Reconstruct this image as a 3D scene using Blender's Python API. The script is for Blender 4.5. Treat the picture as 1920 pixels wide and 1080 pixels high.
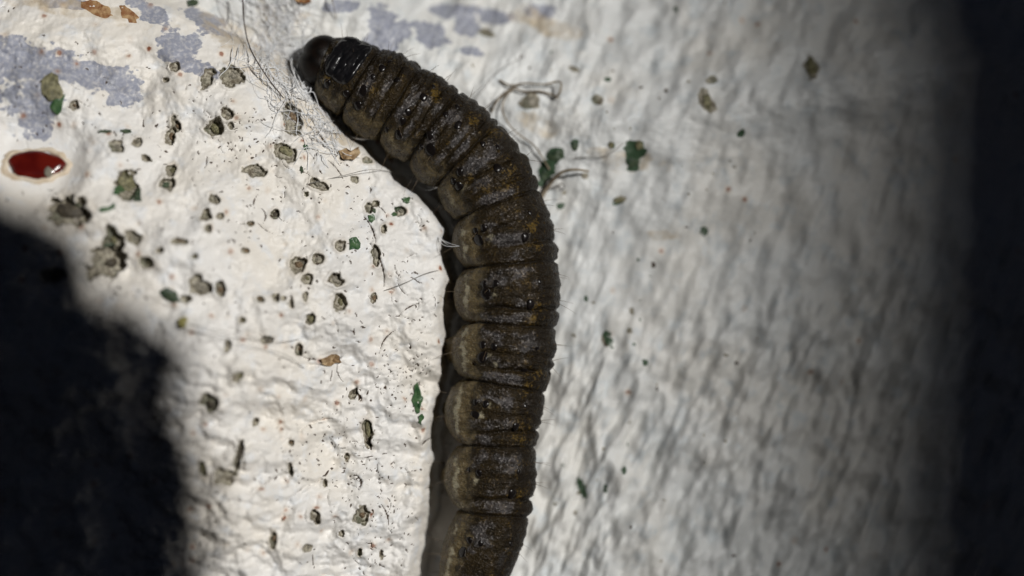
import bpy, bmesh, math, random
import numpy as np
from mathutils import Vector, Matrix, Euler

MM = 0.001                      # everything is laid out in millimetres
random.seed(7)
RNG = np.random.default_rng(7)
scene = bpy.context.scene
for o in list(bpy.data.objects):
    bpy.data.objects.remove(o)

# ------------------------------------------------------------------ picture frame -> world
# The scene is laid out with x right, y into the wall and z up the picture; WORLD turns that so that the
# wall leans slightly out over the viewer and the low sun stands 12 degrees above the horizon.
SUN_PIC = Vector((0.50, -0.80, 0.25)).normalized()
_n = Vector((0, -1, 0)); _w = -(_n-SUN_PIC*_n.dot(SUN_PIC)).normalized(); _v = SUN_PIC.cross(_w)
_ph = math.radians(32); _el = math.radians(12)
UP_PIC = (SUN_PIC*math.sin(_el)+(_w*math.cos(_ph)+_v*math.sin(_ph))*math.cos(_el)).normalized()
_y = Vector((0, 1, 0)); _y = (_y-UP_PIC*_y.dot(UP_PIC)).normalized(); _x = _y.cross(UP_PIC)
WORLD = Matrix((_x, _y, UP_PIC)).to_4x4()
# ------------------------------------------------------------------ camera
CAM_D = 150.0                   # mm from lens to the caterpillar's mid plane
PXMM = 0.03                     # mm per photograph pixel on that plane (1920 wide)
cam_d = bpy.data.cameras.new('camera')
cam = bpy.data.objects.new('camera', cam_d)
scene.collection.objects.link(cam)
cam.matrix_world = WORLD @ Matrix.Translation((0, -CAM_D*MM, 0)) @ Matrix.Rotation(math.pi/2, 4, 'X')
cam_d.sensor_width = 36.0
cam_d.lens = 36.0*CAM_D/(1920*PXMM)
cam_d.clip_start = 0.002
cam_d.clip_end = 50.0
cam_d.dof.use_dof = True
cam_d.dof.focus_distance = (CAM_D-1.6)*MM
cam_d.dof.aperture_fstop = 11.5
scene.camera = cam

# ------------------------------------------------------------------ light
SUN = (WORLD.to_3x3() @ SUN_PIC).normalized()      # towards the sun
sun_d = bpy.data.lights.new('sun', 'SUN')
sun_d.energy = 5.0
sun_d.angle = math.radians(0.53)
sun_d.color = (1.0, 0.975, 0.935)
sun = bpy.data.objects.new('sun', sun_d)
scene.collection.objects.link(sun)
sun.rotation_euler = (-SUN).to_track_quat('-Z', 'Y').to_euler()
sun.location = SUN*2.0
world = bpy.data.worlds.new('World')
scene.world = world
world.use_nodes = True
wn = world.node_tree
wn.nodes.clear()
sky = wn.nodes.new('ShaderNodeTexSky')
sky.sky_type = 'NISHITA'
sky.sun_disc = False
sky.sun_elevation = math.asin(SUN.z)
sky.sun_rotation = math.atan2(SUN.x, SUN.y)
sky.air_density = 0.05
sky.dust_density = 0.05
sky.ozone_density = 0.3
bg = wn.nodes.new('ShaderNodeBackground')
bg.inputs['Strength'].default_value = 0.02
wo = wn.nodes.new('ShaderNodeOutputWorld')
wn.links.new(sky.outputs[0], bg.inputs[0])
wn.links.new(bg.outputs[0], wo.inputs[0])
scene.view_settings.view_transform = 'Standard'
scene.view_settings.look = 'None'
scene.view_settings.gamma = 1.0
scene.view_settings.use_curve_mapping = False
scene.view_settings.exposure = -0.78

# ------------------------------------------------------------------ noise helpers (numpy)
def _hash(ix, iy, seed):
    h = (ix.astype(np.int64)*374761393 + iy.astype(np.int64)*668265263 + seed*974634777) & 0xffffffff
    h = ((h ^ (h >> 13))*1274126177) & 0xffffffff
    h = ((h ^ (h >> 16))*2246822519) & 0xffffffff
    return (h ^ (h >> 15)) & 0xffffffff
def perlin(x, y, seed=0):
    ix = np.floor(x); iy = np.floor(y)
    fx = x-ix; fy = y-iy
    ix = ix.astype(np.int64); iy = iy.astype(np.int64)
    u = fx*fx*fx*(fx*(fx*6-15)+10); v = fy*fy*fy*(fy*(fy*6-15)+10)
    def g(a, b, dx, dy):
        an = _hash(a, b, seed)*(2*math.pi/4294967296.0)
        return np.cos(an)*dx + np.sin(an)*dy
    n00 = g(ix, iy, fx, fy); n10 = g(ix+1, iy, fx-1, fy)
    n01 = g(ix, iy+1, fx, fy-1); n11 = g(ix+1, iy+1, fx-1, fy-1)
    a = n00+u*(n10-n00); b = n01+u*(n11-n01)
    return (a+v*(b-a))*1.5
def fbm(x, y, seed=0, octv=4, gain=0.5):
    s = 0.0; a = 1.0; f = 1.0
    for i in range(octv):
        s = s + a*perlin(x*f+17.3*i, y*f-9.1*i, seed+i)
        a *= gain; f *= 2.03
    return s
def sstep(a, b, x):
    t = np.clip((x-a)/(b-a), 0, 1)
    return t*t*(3-2*t)
def catmull(pts, n):
    P = np.array(pts, float)
    P = np.vstack([2*P[0]-P[1], P, 2*P[-1]-P[-2]])
    out = []
    for i in range(1, len(P)-2):
        p0, p1, p2, p3 = P[i-1], P[i], P[i+1], P[i+2]
        for k in range(n):
            t = k/n
            out.append(0.5*((2*p1)+(-p0+p2)*t+(2*p0-5*p1+4*p2-p3)*t*t+(-p0+3*p1-3*p2+p3)*t**3))
    out.append(P[-2])
    return np.array(out)
def px2w(px, py, h=0.0):        # photograph pixel + height above the mid plane -> wall x, z in mm
    k = PXMM*(CAM_D-h)/CAM_D
    return (px-960)*k, (540-py)*k

# ------------------------------------------------------------------ scene helpers
def link(o, parent=None):
    scene.collection.objects.link(o)
    if parent is not None:
        o.parent = parent
    return o
def np_mesh(name, verts, faces, smooth=True):
    """verts (n,3) in mm, faces (m,3|4) int"""
    me = bpy.data.meshes.new(name)
    v = np.asarray(verts, np.float32)*MM
    f = np.asarray(faces, np.int32)
    k = f.shape[1]
    me.vertices.add(len(v)); me.vertices.foreach_set('co', v.ravel())
    me.loops.add(f.size); me.loops.foreach_set('vertex_index', f.ravel())
    me.polygons.add(len(f)); me.polygons.foreach_set('loop_start', np.arange(0, f.size, k, dtype=np.int32))
    me.update(calc_edges=True)
    if smooth:
        me.polygons.foreach_set('use_smooth', np.ones(len(f), bool))
    return me
def add_attr(me, name, data):
    a = me.attributes.new(name, 'FLOAT', 'POINT')
    a.data.foreach_set('value', np.asarray(data, np.float32).ravel())
def obj(name, me, mat, parent=None):
    o = bpy.data.objects.new(name, me)
    if mat is not None and len(me.materials) == 0:
        me.materials.append(mat)
    return link(o, parent)
def tag(o, label, cat, group=None, kind=None):
    o['label'] = label
    o['category'] = cat
    if group: o['group'] = group
    if kind: o['kind'] = kind
    return o
def tube(paths, sides=5):
    """paths: list of (points (n,3) mm, radii (n,)) -> verts, faces of closed thin tubes"""
    V = []; F = []; base = 0
    for P, R in paths:
        P = np.asarray(P, float); n = len(P)
        R = np.broadcast_to(np.asarray(R, float), (n,))
        T = np.gradient(P, axis=0); T /= np.linalg.norm(T, axis=1, keepdims=True)+1e-9
        up = np.array([0.31, 0.87, 0.21])
        A = np.cross(T, up); A /= np.linalg.norm(A, axis=1, keepdims=True)+1e-9
        B = np.cross(T, A)
        an = np.arange(sides)*2*math.pi/sides
        ring = P[:, None, :] + R[:, None, None]*(np.cos(an)[None, :, None]*A[:, None, :]+np.sin(an)[None, :, None]*B[:, None, :])
        V.append(ring.reshape(-1, 3))
        i = np.arange(n-1)[:, None]*sides; j = np.arange(sides)[None, :]; j2 = (j+1) % sides
        q = np.stack([i+j, i+j2, i+sides+j2, i+sides+j], -1).reshape(-1, 4)+base
        F.append(q)
        base += n*sides
    return np.vstack(V), np.vstack(F)

# ------------------------------------------------------------------ node helpers
class NT:
    def __init__(self, name):
        self.m = bpy.data.materials.new(name); self.m.use_nodes = True
        self.t = self.m.node_tree; self.t.nodes.clear()
        self.out = self.n('ShaderNodeOutputMaterial')
        self.b = self.n('ShaderNodeBsdfPrincipled')
        self.l(self.b.outputs[0], self.out.inputs[0])
    def n(self, ty, **kw):
        x = self.t.nodes.new(ty)
        for k, v in kw.items(): setattr(x, k, v)
        return x
    def l(self, a, b): self.t.links.new(a, b)
    def set(self, inp, v):
        if hasattr(v, 'is_output') or isinstance(v, bpy.types.NodeSocket): self.l(v, inp)
        else: inp.default_value = v
    def coord(self):            # object coordinates in millimetres
        c = self.n('ShaderNodeTexCoord'); s = self.n('ShaderNodeVectorMath', operation='SCALE')
        s.inputs['Scale'].default_value = 1000.0
        self.l(c.outputs['Object'], s.inputs[0]); return s.outputs[0]
    def noise(self, vec, scale, detail=3.0, rough=0.55):
        x = self.n('ShaderNodeTexNoise'); self.l(vec, x.inputs['Vector'])
        x.inputs['Scale'].default_value = scale; x.inputs['Detail'].default_value = detail
        x.inputs['Roughness'].default_value = rough; return x.outputs['Fac']
    def voro(self, vec, scale, feature='F1'):
        x = self.n('ShaderNodeTexVoronoi', feature=feature); self.l(vec, x.inputs['Vector'])
        x.inputs['Scale'].default_value = scale; return x
    def attr(self, name):
        a = self.n('ShaderNodeAttribute', attribute_name=name); return a.outputs['Fac']
    def math(self, op, a, b=0.0, c=None):
        x = self.n('ShaderNodeMath', operation=op); self.set(x.inputs[0], a); self.set(x.inputs[1], b)
        if c is not None: self.set(x.inputs[2], c)
        return x.outputs[0]
    def ramp(self, v, a, b, lo=0.0, hi=1.0):
        x = self.n('ShaderNodeMapRange', interpolation_type='SMOOTHSTEP'); self.set(x.inputs[0], v)
        x.inputs[1].default_value = a; x.inputs[2].default_value = b
        x.inputs[3].default_value = lo; x.inputs[4].default_value = hi; return x.outputs[0]
    def mix(self, f, a, b, mode='MIX'):
        x = self.n('ShaderNodeMix', data_type='RGBA', blend_type=mode)
        self.set(x.inputs[0], f)
        self.set(x.inputs[6], a if not isinstance(a, tuple) else (*a, 1.0))
        self.set(x.inputs[7], b if not isinstance(b, tuple) else (*b, 1.0)); return x.outputs[2]
    def col(self, v): self.set(self.b.inputs['Base Color'], v if not isinstance(v, tuple) else (*v, 1.0))
    def p(self, name, v): self.set(self.b.inputs[name], v)
    def bump(self, h, dist_mm, strength=1.0, prev=None):
        x = self.n('ShaderNodeBump'); x.inputs['Distance'].default_value = dist_mm*MM
        x.inputs['Strength'].default_value = strength
        self.l(h, x.inputs['Height'])
        if prev is not None: self.l(prev, x.inputs['Normal'])
        return x.outputs[0]

# ------------------------------------------------------------------ materials
def paint_material(name, white, warm, cool, rust_amt, fine=1.0):
    t = NT(name); v = t.coord()
    n1 = t.noise(v, 0.16, 4); n2 = t.noise(v, 0.9, 4); n3 = t.noise(v, 5.0, 4)
    c = t.mix(t.ramp(n1, 0.40, 0.62), white, warm)
    c = t.mix(t.ramp(n2, 0.50, 0.72, 0.0, 0.75), c, cool)
    c = t.mix(t.ramp(n3, 0.52, 0.78, 0.0, 0.30), c, (0.55, 0.51, 0.45))
    # older blue-grey coat showing through
    g = t.math('ADD', t.attr('grey'), t.math('ADD', t.math('MULTIPLY', t.math('SUBTRACT', n3, 0.5), 0.9), t.math('MULTIPLY', t.math('SUBTRACT', n2, 0.5), 1.3)))
    gcol = t.mix(n2, (0.245, 0.262, 0.335), (0.335, 0.35, 0.415))
    c = t.mix(t.math('MULTIPLY', t.ramp(g, 0.36, 0.72), t.ramp(n3, 0.25, 0.6, 0.55, 1.0)), c, gcol)
    # yellowed stains
    c = t.mix(t.math('MULTIPLY', t.attr('stain'), t.ramp(n2, 0.3, 0.7)), c, (0.50, 0.40, 0.26))
    # rust freckles
    vo = t.voro(v, 1.05)
    spot = t.ramp(t.math('ADD', vo.outputs['Distance'], t.math('MULTIPLY', t.math('SUBTRACT', n3, 0.5), 0.22)), 0.07, 0.20, 1.0, 0.0)
    sep = t.n('ShaderNodeSeparateColor'); t.l(vo.outputs['Color'], sep.inputs[0])
    keep = t.ramp(sep.outputs[0], 1.0-rust_amt, 1.02-rust_amt)
    halo = t.ramp(vo.outputs['Distance'], 0.05, 0.40, 0.55, 0.0)
    c = t.mix(t.math('MULTIPLY', t.math('MULTIPLY', halo, keep), 0.6), c, (0.62, 0.42, 0.24))
    c = t.mix(t.math('MULTIPLY', t.math('MULTIPLY', spot, keep), t.math('ADD', 0.4, t.math('MULTIPLY', sep.outputs[1], 0.6))), c, (0.25, 0.07, 0.025))
    # bare render inside the chipped pits
    bare = t.mix(t.ramp(n3, 0.35, 0.65), (0.13, 0.11, 0.08), (0.42, 0.39, 0.31))
    bare = t.mix(t.ramp(n2, 0.5, 0.7, 0, 0.6), bare, (0.07, 0.085, 0.05))
    bm = t.math('ADD', t.attr('bare'), t.math('MULTIPLY', t.math('SUBTRACT', n3, 0.5), 0.5))
    c = t.mix(t.ramp(bm, 0.38, 0.60), c, bare)
    # dirt in cracks and flecks
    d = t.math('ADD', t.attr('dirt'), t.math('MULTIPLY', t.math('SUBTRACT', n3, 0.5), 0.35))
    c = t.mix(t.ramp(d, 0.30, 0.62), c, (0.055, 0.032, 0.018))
    # green flecks of a deeper coat
    gr = t.math('ADD', t.attr('green'), t.math('MULTIPLY', t.math('SUBTRACT', n3, 0.5), 0.6))
    c = t.mix(t.ramp(gr, 0.42, 0.6), c, (0.045, 0.085, 0.045))
    t.col(c)
    t.p('Roughness', t.ramp(n3, 0.2, 0.8, 0.36, 0.60))
    t.p('Specular IOR Level', 0.42)
    b1 = t.bump(t.noise(v, 7.0, 4, 0.6), 0.05*fine, 0.8)
    t.p('Normal', t.bump(t.noise(v, 26.0, 2), 0.010*fine, 0.7, b1))
    return t.m
M_LEFT = paint_material('rough_white_paint', (0.80, 0.785, 0.76), (0.80, 0.762, 0.70), (0.745, 0.77, 0.80), 0.36, 0.65)
M_RIGHT = paint_material('smooth_white_paint', (0.74, 0.755, 0.75), (0.75, 0.74, 0.705), (0.58, 0.625, 0.65), 0.06, 0.6)

def simple(name, c1, c2, scale, rough=0.5, bump=0.02, bscale=8.0, spec=0.5, coat=0.0):
    t = NT(name); v = t.coord()
    t.col(t.mix(t.ramp(t.noise(v, scale, 4), 0.35, 0.65), c1, c2))
    t.p('Roughness', rough); t.p('Specular IOR Level', spec); t.p('Coat Weight', coat); t.p('Coat Roughness', 0.12)
    if bump: t.p('Normal', t.bump(t.noise(v, bscale, 3), bump, 1.0))
    return t.m
M_GRIT = [simple('grey_grit', (0.13, 0.12, 0.09), (0.36, 0.33, 0.27), 3.0, 0.7, 0.06, 6),
          simple('olive_grit', (0.09, 0.085, 0.045), (0.27, 0.25, 0.14), 3.5, 0.65, 0.06, 6),
          simple('brown_grit', (0.09, 0.055, 0.03), (0.28, 0.20, 0.12), 3.5, 0.7, 0.06, 6),
          simple('dark_grit', (0.03, 0.026, 0.02), (0.12, 0.10, 0.07), 3.5, 0.6, 0.06, 6)]
M_GREEN = simple('green_old_paint', (0.022, 0.075, 0.026), (0.075, 0.14, 0.06), 2.6, 0.38, 0.03, 5)
M_DKGREEN = simple('dark_green_old_paint', (0.022, 0.045, 0.024), (0.065, 0.09, 0.05), 3.0, 0.45, 0.03, 5)
M_TAN = simple('tan_flake_stuff', (0.24, 0.15, 0.075), (0.50, 0.37, 0.22), 3.0, 0.6, 0.05, 8)
M_RUST = simple('rusty_flake_stuff', (0.22, 0.085, 0.025), (0.46, 0.30, 0.15), 2.2, 0.75, 0.08, 5)
M_RED = simple('dark_red_gloss', (0.07, 0.004, 0.003), (0.12, 0.009, 0.005), 0.6, 0.16, 0.02, 1.2, 0.5, 0.3)
M_CREAM = simple('cream_paint', (0.60, 0.49, 0.36), (0.74, 0.66, 0.54), 1.2, 0.5, 0.03, 4)
M_SILK = simple('white_silk', (0.82, 0.84, 0.87), (0.90, 0.90, 0.90), 1.0, 0.35, 0)
M_THREAD = simple('grey_thread', (0.20, 0.19, 0.17), (0.42, 0.40, 0.37), 1.0, 0.4, 0)
M_HAIR = simple('dark_hair_stuff', (0.022, 0.014, 0.012), (0.06, 0.04, 0.03), 1.0, 0.3, 0)
M_ROOT = simple('dry_root_fibre', (0.17, 0.13, 0.085), (0.36, 0.30, 0.22), 1.4, 0.6, 0.02, 12)
M_BLACK = simple('black_camera_plastic', (0.012, 0.012, 0.013), (0.018, 0.018, 0.019), 0.3, 0.5, 0.01, 6)
M_LENSGLASS = simple('dark_lens_glass', (0.006, 0.006, 0.009), (0.008, 0.008, 0.012), 0.3, 0.06, 0)
M_SPOT = simple('glossy_black_skin', (0.006, 0.005, 0.005), (0.012, 0.009, 0.008), 6, 0.26, 0.0, 14, 0.35)
M_HEADCAP = simple('glossy_dark_brown_shell', (0.003, 0.0022, 0.0018), (0.008, 0.0042, 0.0024), 1.5, 0.45, 0.015, 14, 0.22)
M_SHIELD = simple('glossy_black_shell', (0.005, 0.005, 0.006), (0.010, 0.009, 0.010), 3, 0.30, 0.02, 5)
M_SETA = simple('amber_bristle', (0.10, 0.065, 0.035), (0.17, 0.12, 0.07), 2, 0.4, 0)

# ------------------------------------------------------------------ caterpillar axis (photograph pixels -> mm)
ST = [(578,110,8),(588,109,34),(607,114,59),(644,136,69),(689,164,82),(740,192,85),(795,228,87),(848,270,90),
      (898,322,88),(928,381,90),(946,448,95),(953,510,96),(953,568,96),(952,610,94),(946,660,93),(940,718,88),
      (928,772,88),(926,834,82),(922,890,83),(919,960,77),(907,1020,70),(888,1075,62),(868,1120,50),(848,1152,32),(838,1166,8)]
AX = catmull([(*px2w(a, b), r*PXMM) for a, b, r in ST], 24)
seg = np.linalg.norm(np.diff(AX[:, :2], axis=0), axis=1)
S_AX = np.concatenate([[0], np.cumsum(seg)])
BODY_LEN = S_AX[-1]
def s_of(px, py):
    x, z = px2w(px, py)
    return S_AX[np.argmin((AX[:, 0]-x)**2+(AX[:, 1]-z)**2)]
BOUND = np.array([s_of(*p) for p in [(603,116),(676,156),(748,197),(812,241),(878,292),(931,386),(953,497),(953,610),(940,722),(926,836),(918,962)]])
BOUND = np.concatenate([[0.0], BOUND, [BODY_LEN]])

# ------------------------------------------------------------------ walls: one height field, split along the corner line
VAL = catmull([px2w(*p) for p in [(-700,-420),(-200,-250),(120,-90),(330,-10),(470,62),(560,98),(640,133),(740,192),(848,270),(905,330),(930,381),(950,448),
               (956,510),(955,568),(950,660),(938,718),(928,772),(924,890),(916,960),(900,1030),(890,1100),(880,1250),(870,1700),(860,2400)]], 10)
xs = np.concatenate([np.arange(-75, -33, 1.0), np.arange(-33, 5.5, 0.062), np.arange(5.5, 36, 0.14), np.arange(36, 76, 1.0)])
zs = np.concatenate([np.arange(-52, -18.5, 1.0), np.arange(-18.5, 18.5, 0.062), np.arange(18.5, 52, 1.0)])
GX, GZ = np.meshgrid(xs, zs)            # shape (nz, nx)
def signed_dist(px, pz):                # + to the right of / above the corner line
    a = VAL[:-1]; b = VAL[1:]; ab = b-a; L2 = (ab**2).sum(1)
    best = np.full(px.shape, 1e9); sg = np.zeros(px.shape); vx = np.zeros(px.shape)
    for i in range(len(a)):
        t = np.clip(((px-a[i,0])*ab[i,0]+(pz-a[i,1])*ab[i,1])/L2[i], 0, 1)
        dx = px-(a[i,0]+t*ab[i,0]); dz = pz-(a[i,1]+t*ab[i,1]); d = dx*dx+dz*dz
        m = d < best
        best = np.where(m, d, best)
        cr = ab[i,0]*dz-ab[i,1]*dx      # left of travel (head -> tail) is positive
        sg = np.where(m, np.sign(cr), sg); vx = np.where(m, a[i,0]+t*ab[i,0], vx)
    return np.sqrt(best)*sg, vx
cx = np.arange(-76, 77, 0.5); cz = np.arange(-53, 54, 0.5)
CD, CVX = signed_dist(*np.meshgrid(cx, cz))
CF = np.interp(CVX, [-14.5, -12, -9, -6.5, -3], [0.12, 0.36, 0.72, 0.92, 1.0])      # groove width follows the body's girth
for _ in range(3):
    for axn in (0, 1):
        CF = sum(np.roll(CF, k, axn) for k in range(-3, 4))/7
def bilinear(gx, gz, G, x, z):
    fx = np.clip(np.interp(x, gx, np.arange(len(gx))), 0, len(gx)-1.001); fz = np.clip(np.interp(z, gz, np.arange(len(gz))), 0, len(gz)-1.001)
    i = fx.astype(int); j = fz.astype(int); u = fx-i; v = fz-j
    return G[j, i]*(1-u)*(1-v)+G[j, i+1]*u*(1-v)+G[j+1, i]*(1-u)*v+G[j+1, i+1]*u*v
D = bilinear(cx, cz, CD, GX, GZ)
LEFT = D < 0
GF = bilinear(cx, cz, CF, GX, GZ)
dl = np.maximum(-D, 0); dr = np.maximum(D, 0)
# left bank: a shelf edge close to the caterpillar's belly, then a slope coming towards the viewer
edge_wob = 0.30*fbm(GX*0.42, GZ*0.42, 11, 4)
de = dl+edge_wob*(0.3+0.7*GF)+(1-GF)*3.2
hl = -2.9 + 2.55*sstep(2.75, 3.95, de) + np.maximum(de-3.5, 0)*0.60 - 0.0055*np.maximum(de-3.5, 0)**2
hl = hl + (1-GF)*1.1*sstep(9, 3, dl)
# right wall: nearly square to the viewer beside the body, then rounding away
ang0, ang1, span = math.radians(5), math.radians(-18), 26.0
dd = np.linspace(0, 110, 1200)
slope = np.tan(ang0+(ang1-ang0)*np.clip((dd-3)/span, 0, 1)**1.1)
prof = np.concatenate([[0], np.cumsum(0.5*(slope[1:]+slope[:-1])*(dd[1]-dd[0]))])
prof = prof-np.interp(2.6, dd, prof)
hr = -2.75 + np.interp(dr, dd, prof) + (1-GF)*1.1*sstep(7, 1, dr)
H = np.where(LEFT, hl, hr)
# relief
lm = sstep(2.6, 4.2, dl); rm = sstep(1.0, 3.0, dr)
lump = fbm(GX*0.17, GZ*0.17, 3, 3)
n_mid = fbm(GX*0.55+3, GZ*0.6, 5, 4)
rid = 1-np.abs(fbm(GX*0.33+0.4*GZ*0.33, GZ*0.42-0.25*GX*0.42, 8, 4, 0.45))*1.6
low = sstep(2, -7, GZ)                   # wrinkled, flowing paint in the lower half
H += lm*(0.95*lump + 0.34*n_mid*(0.45+0.8*low) + 0.42*np.clip(rid, -0.4, 1)*(0.15+0.85*low) + 0.06*fbm(GX*2.3, GZ*2.3, 21, 3) + 0.018*fbm(GX*5.5, GZ*5.5, 22, 2))
top = sstep(9.5, 14.5, GZ+0.12*GX)       # soft rounded folds at the upper left
H += lm*top*(0.9*np.sin((GZ*0.9-GX*0.10+1.6*lump)*1.0))*sstep(-10, -15, GX)
sx = GX*0.92-GZ*0.38; sz = GX*0.38+GZ*0.92
st1 = fbm(sx*0.85, sz*0.36, 31, 3, 0.42); st2 = fbm(sx*1.5, sz*0.75, 35, 3)
far = 1-0.45*sstep(14, 24, dr)
H += rm*(0.66*st1*(0.35+0.65*sstep(2, -4, GZ-0.25*GX+4)) + 0.035*st2 + 0.40*lump + 0.16*n_mid*sstep(-2, 7, GZ-0.25*GX))
H += (1-np.maximum(lm, rm))*0.12*n_mid
zl = 8.2+0.19*(GX-1.2)+0.5*lump          # soft ridge across the top of the right wall
up = GZ-zl; H += sstep(3, 7, dr)*(0.55*np.exp(-(up/1.6)**2) - 0.42*np.maximum(up, 0)**2/(np.maximum(up, 0)+2.0))

A = {k: np.zeros_like(H) for k in ('grey', 'stain', 'bare', 'dirt', 'green')}
def height(x, z):
    return float(bilinear(xs, zs, H, np.array([float(x)]), np.array([float(z)]))[0])
def on_wall(px, py):
    h = 0.0
    for _ in range(25):
        x, z = px2w(px, py, h); h = 0.5*h+0.5*height(x, z)
    x, z = px2w(px, py, h)
    return x, z, height(x, z)
def window(x, z, r):
    i0, i1 = np.searchsorted(xs, [x-r, x+r]); j0, j1 = np.searchsorted(zs, [z-r, z+r])
    return slice(j0, max(j1, j0+1)), slice(i0, max(i1, i0+1))
def wall_normal(x, z):
    e = 0.25
    gx = (height(x+e, z)-height(x-e, z))/(2*e); gz = (height(x, z+e)-height(x, z-e))/(2*e)
    return Vector((-gx, -1.0, -gz)).normalized()

def level(px, py, r):                    # smooth the ground under a big mark
    x, z, h = on_wall(px, py); J, I = window(x, z, r*1.8)
    n = wall_normal(x, z)
    e = 1.5; gx = (height(x+e, z)-height(x-e, z))/(2*e); gz = (height(x, z+e)-height(x, z-e))/(2*e)
    dx = GX[J, I]-x; dz = GZ[J, I]-z; q = np.sqrt(dx*dx+dz*dz)/r
    m = sstep(1.7, 0.8, q); H[J, I] = H[J, I]*(1-m)+m*(h+gx*dx+gz*dz)
level(68, 308, 1.9)
# chipped pits: px, py, rx, ry, tilt deg, kind (0 grey 1 olive 2 brown 3 dark, None = no stone), depth mm
PITS = [(403,238,15,15,0,1,.5),(428,214,15,9,20,0,.35),(433,237,5,7,0,0,.25),(436,142,19,20,0,0,.4),(390,146,11,20,10,None,.3),
 (319,256,9,16,20,2,.4),(217,275,13,11,0,0,.3),(256,266,8,8,0,0,.3),(274,297,10,6,30,3,.35),(321,320,10,12,30,1,.4),
 (312,345,14,11,10,1,.45),(238,347,18,23,0,1,.4),(535,286,24,14,20,1,.35),(478,320,18,11,0,0,.35),(330,235,8,15,-20,2,.35),
 (138,198,9,9,0,2,.3),(328,126,10,9,0,None,.25),(130,398,38,27,15,3,.7),(200,494,33,26,-30,3,.7),(98,517,23,12,5,3,.5),
 (213,450,18,20,0,1,.5),(252,446,18,9,30,0,.4),(276,491,15,9,30,1,.4),(335,452,15,6,5,2,.35),(387,402,9,10,0,1,.4),
 (389,428,7,8,0,3,.35),(402,372,10,8,30,0,.35),(415,405,7,6,20,0,.3),(374,535,18,18,0,0,.4),(413,542,9,13,0,2,.35),
 (558,497,13,14,0,2,.4),(575,523,9,10,-20,1,.35),(628,525,14,10,20,0,.4),(598,485,10,9,10,0,.3),(637,460,9,9,0,0,.35),
 (637,567,11,17,-15,1,.4),(582,600,9,10,0,1,.35),(573,557,4,9,0,1,.3),(547,567,4,9,0,3,.3),(517,558,7,7,0,3,.3),
 (487,560,8,5,20,2,.3),(500,638,10,7,0,3,.35),(427,647,6,13,5,3,.35),(447,707,14,7,-30,1,.3),(392,757,16,17,-30,3,.5),
 (447,853,6,34,10,3,.4),(420,895,16,14,0,0,.3),(690,810,9,25,-5,1,.4),(677,967,13,18,10,2,.35),(590,970,9,14,-30,3,.45),(513,1013,6,14,0,2,.3),
 (577,1027,8,8,0,0,.25),(663,737,6,12,30,3,.35),(597,345,16,8,20,0,.3),(752,395,9,8,0,0,.3),(690,390,8,8,0,0,.3),(706,382,7,6,0,1,.3),
 (666,337,8,6,20,None,.25),(514,402,7,9,0,3,.4),(575,364,4,5,0,3,.3),(690,300,9,6,20,2,.3),(640,295,5,6,0,3,.4),
 (548,222,15,30,-15,2,.4),(310,150,6,5,0,None,.2),(460,470,8,5,10,2,.3),(350,560,9,7,0,3,.35),
 (300,470,8,6,0,0,.3),(365,480,6,5,0,2,.3),(470,420,6,5,0,2,.25),(530,560,5,5,0,2,.25),(455,600,7,6,0,1,.3),(560,655,6,10,0,2,.3),
 (700,560,5,10,10,2,.3),(720,430,5,8,0,0,.3),(705,480,6,22,-8,0,.35),(480,790,5,8,20,3,.3),(545,830,6,5,0,2,.3),(380,880,6,14,-10,1,.3),
 (610,905,4,7,0,3,.3),(545,880,4,12,-10,3,.3),(650,860,4,7,0,2,.25),(640,1000,5,6,0,3,.3),(675,1035,4,7,0,2,.3),(715,1040,3,9,0,3,.3)]
grit_jobs = []
for (px, py, rx, ry, tilt, kd, dep) in PITS:
    x, z, h = on_wall(px, py); k = PXMM*(CAM_D-h)/CAM_D
    a, b = rx*k*1.15, ry*k*1.15
    r = max(a, b)*1.9+0.3
    J, I = window(x, z, r)
    dx = GX[J, I]-x; dz = GZ[J, I]-z
    c, s = math.cos(math.radians(tilt)), math.sin(math.radians(tilt))
    u = (dx*c-dz*s)/a; v = (dx*s+dz*c)/b
    q = np.sqrt(u*u+v*v)+0.38*perlin(dx*2.0+px, dz*2.0+py, 77)+0.22*perlin(dx*5+px, dz*5+py, 78)
    H[J, I] += -dep*sstep(1.0, 0.72, q)+0.10*np.exp(-((q-1.18)/0.16)**2)
    A['bare'][J, I] = np.maximum(A['bare'][J, I], sstep(1.06, 0.86, q))
    A['dirt'][J, I] = np.maximum(A['dirt'][J, I], 0.5*np.exp(-((q-0.93)/0.09)**2)*sstep(0.0, 0.9, u*0.6+v*0.8)*(0.6+0.8*perlin(dx*3+px, dz*3, 12))*(LEFT[J, I]))  # darker arc along the upper right inside of each pit's rim
    A['stain'][J, I] = np.maximum(A['stain'][J, I], random.uniform(0.1, 0.6)*sstep(1.9, 0.9, q))
    if kd is not None and (random.random() < 0.72 or max(rx, ry) > 16):
        grit_jobs.append((x, z, a, b, tilt, kd, dep))
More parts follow.
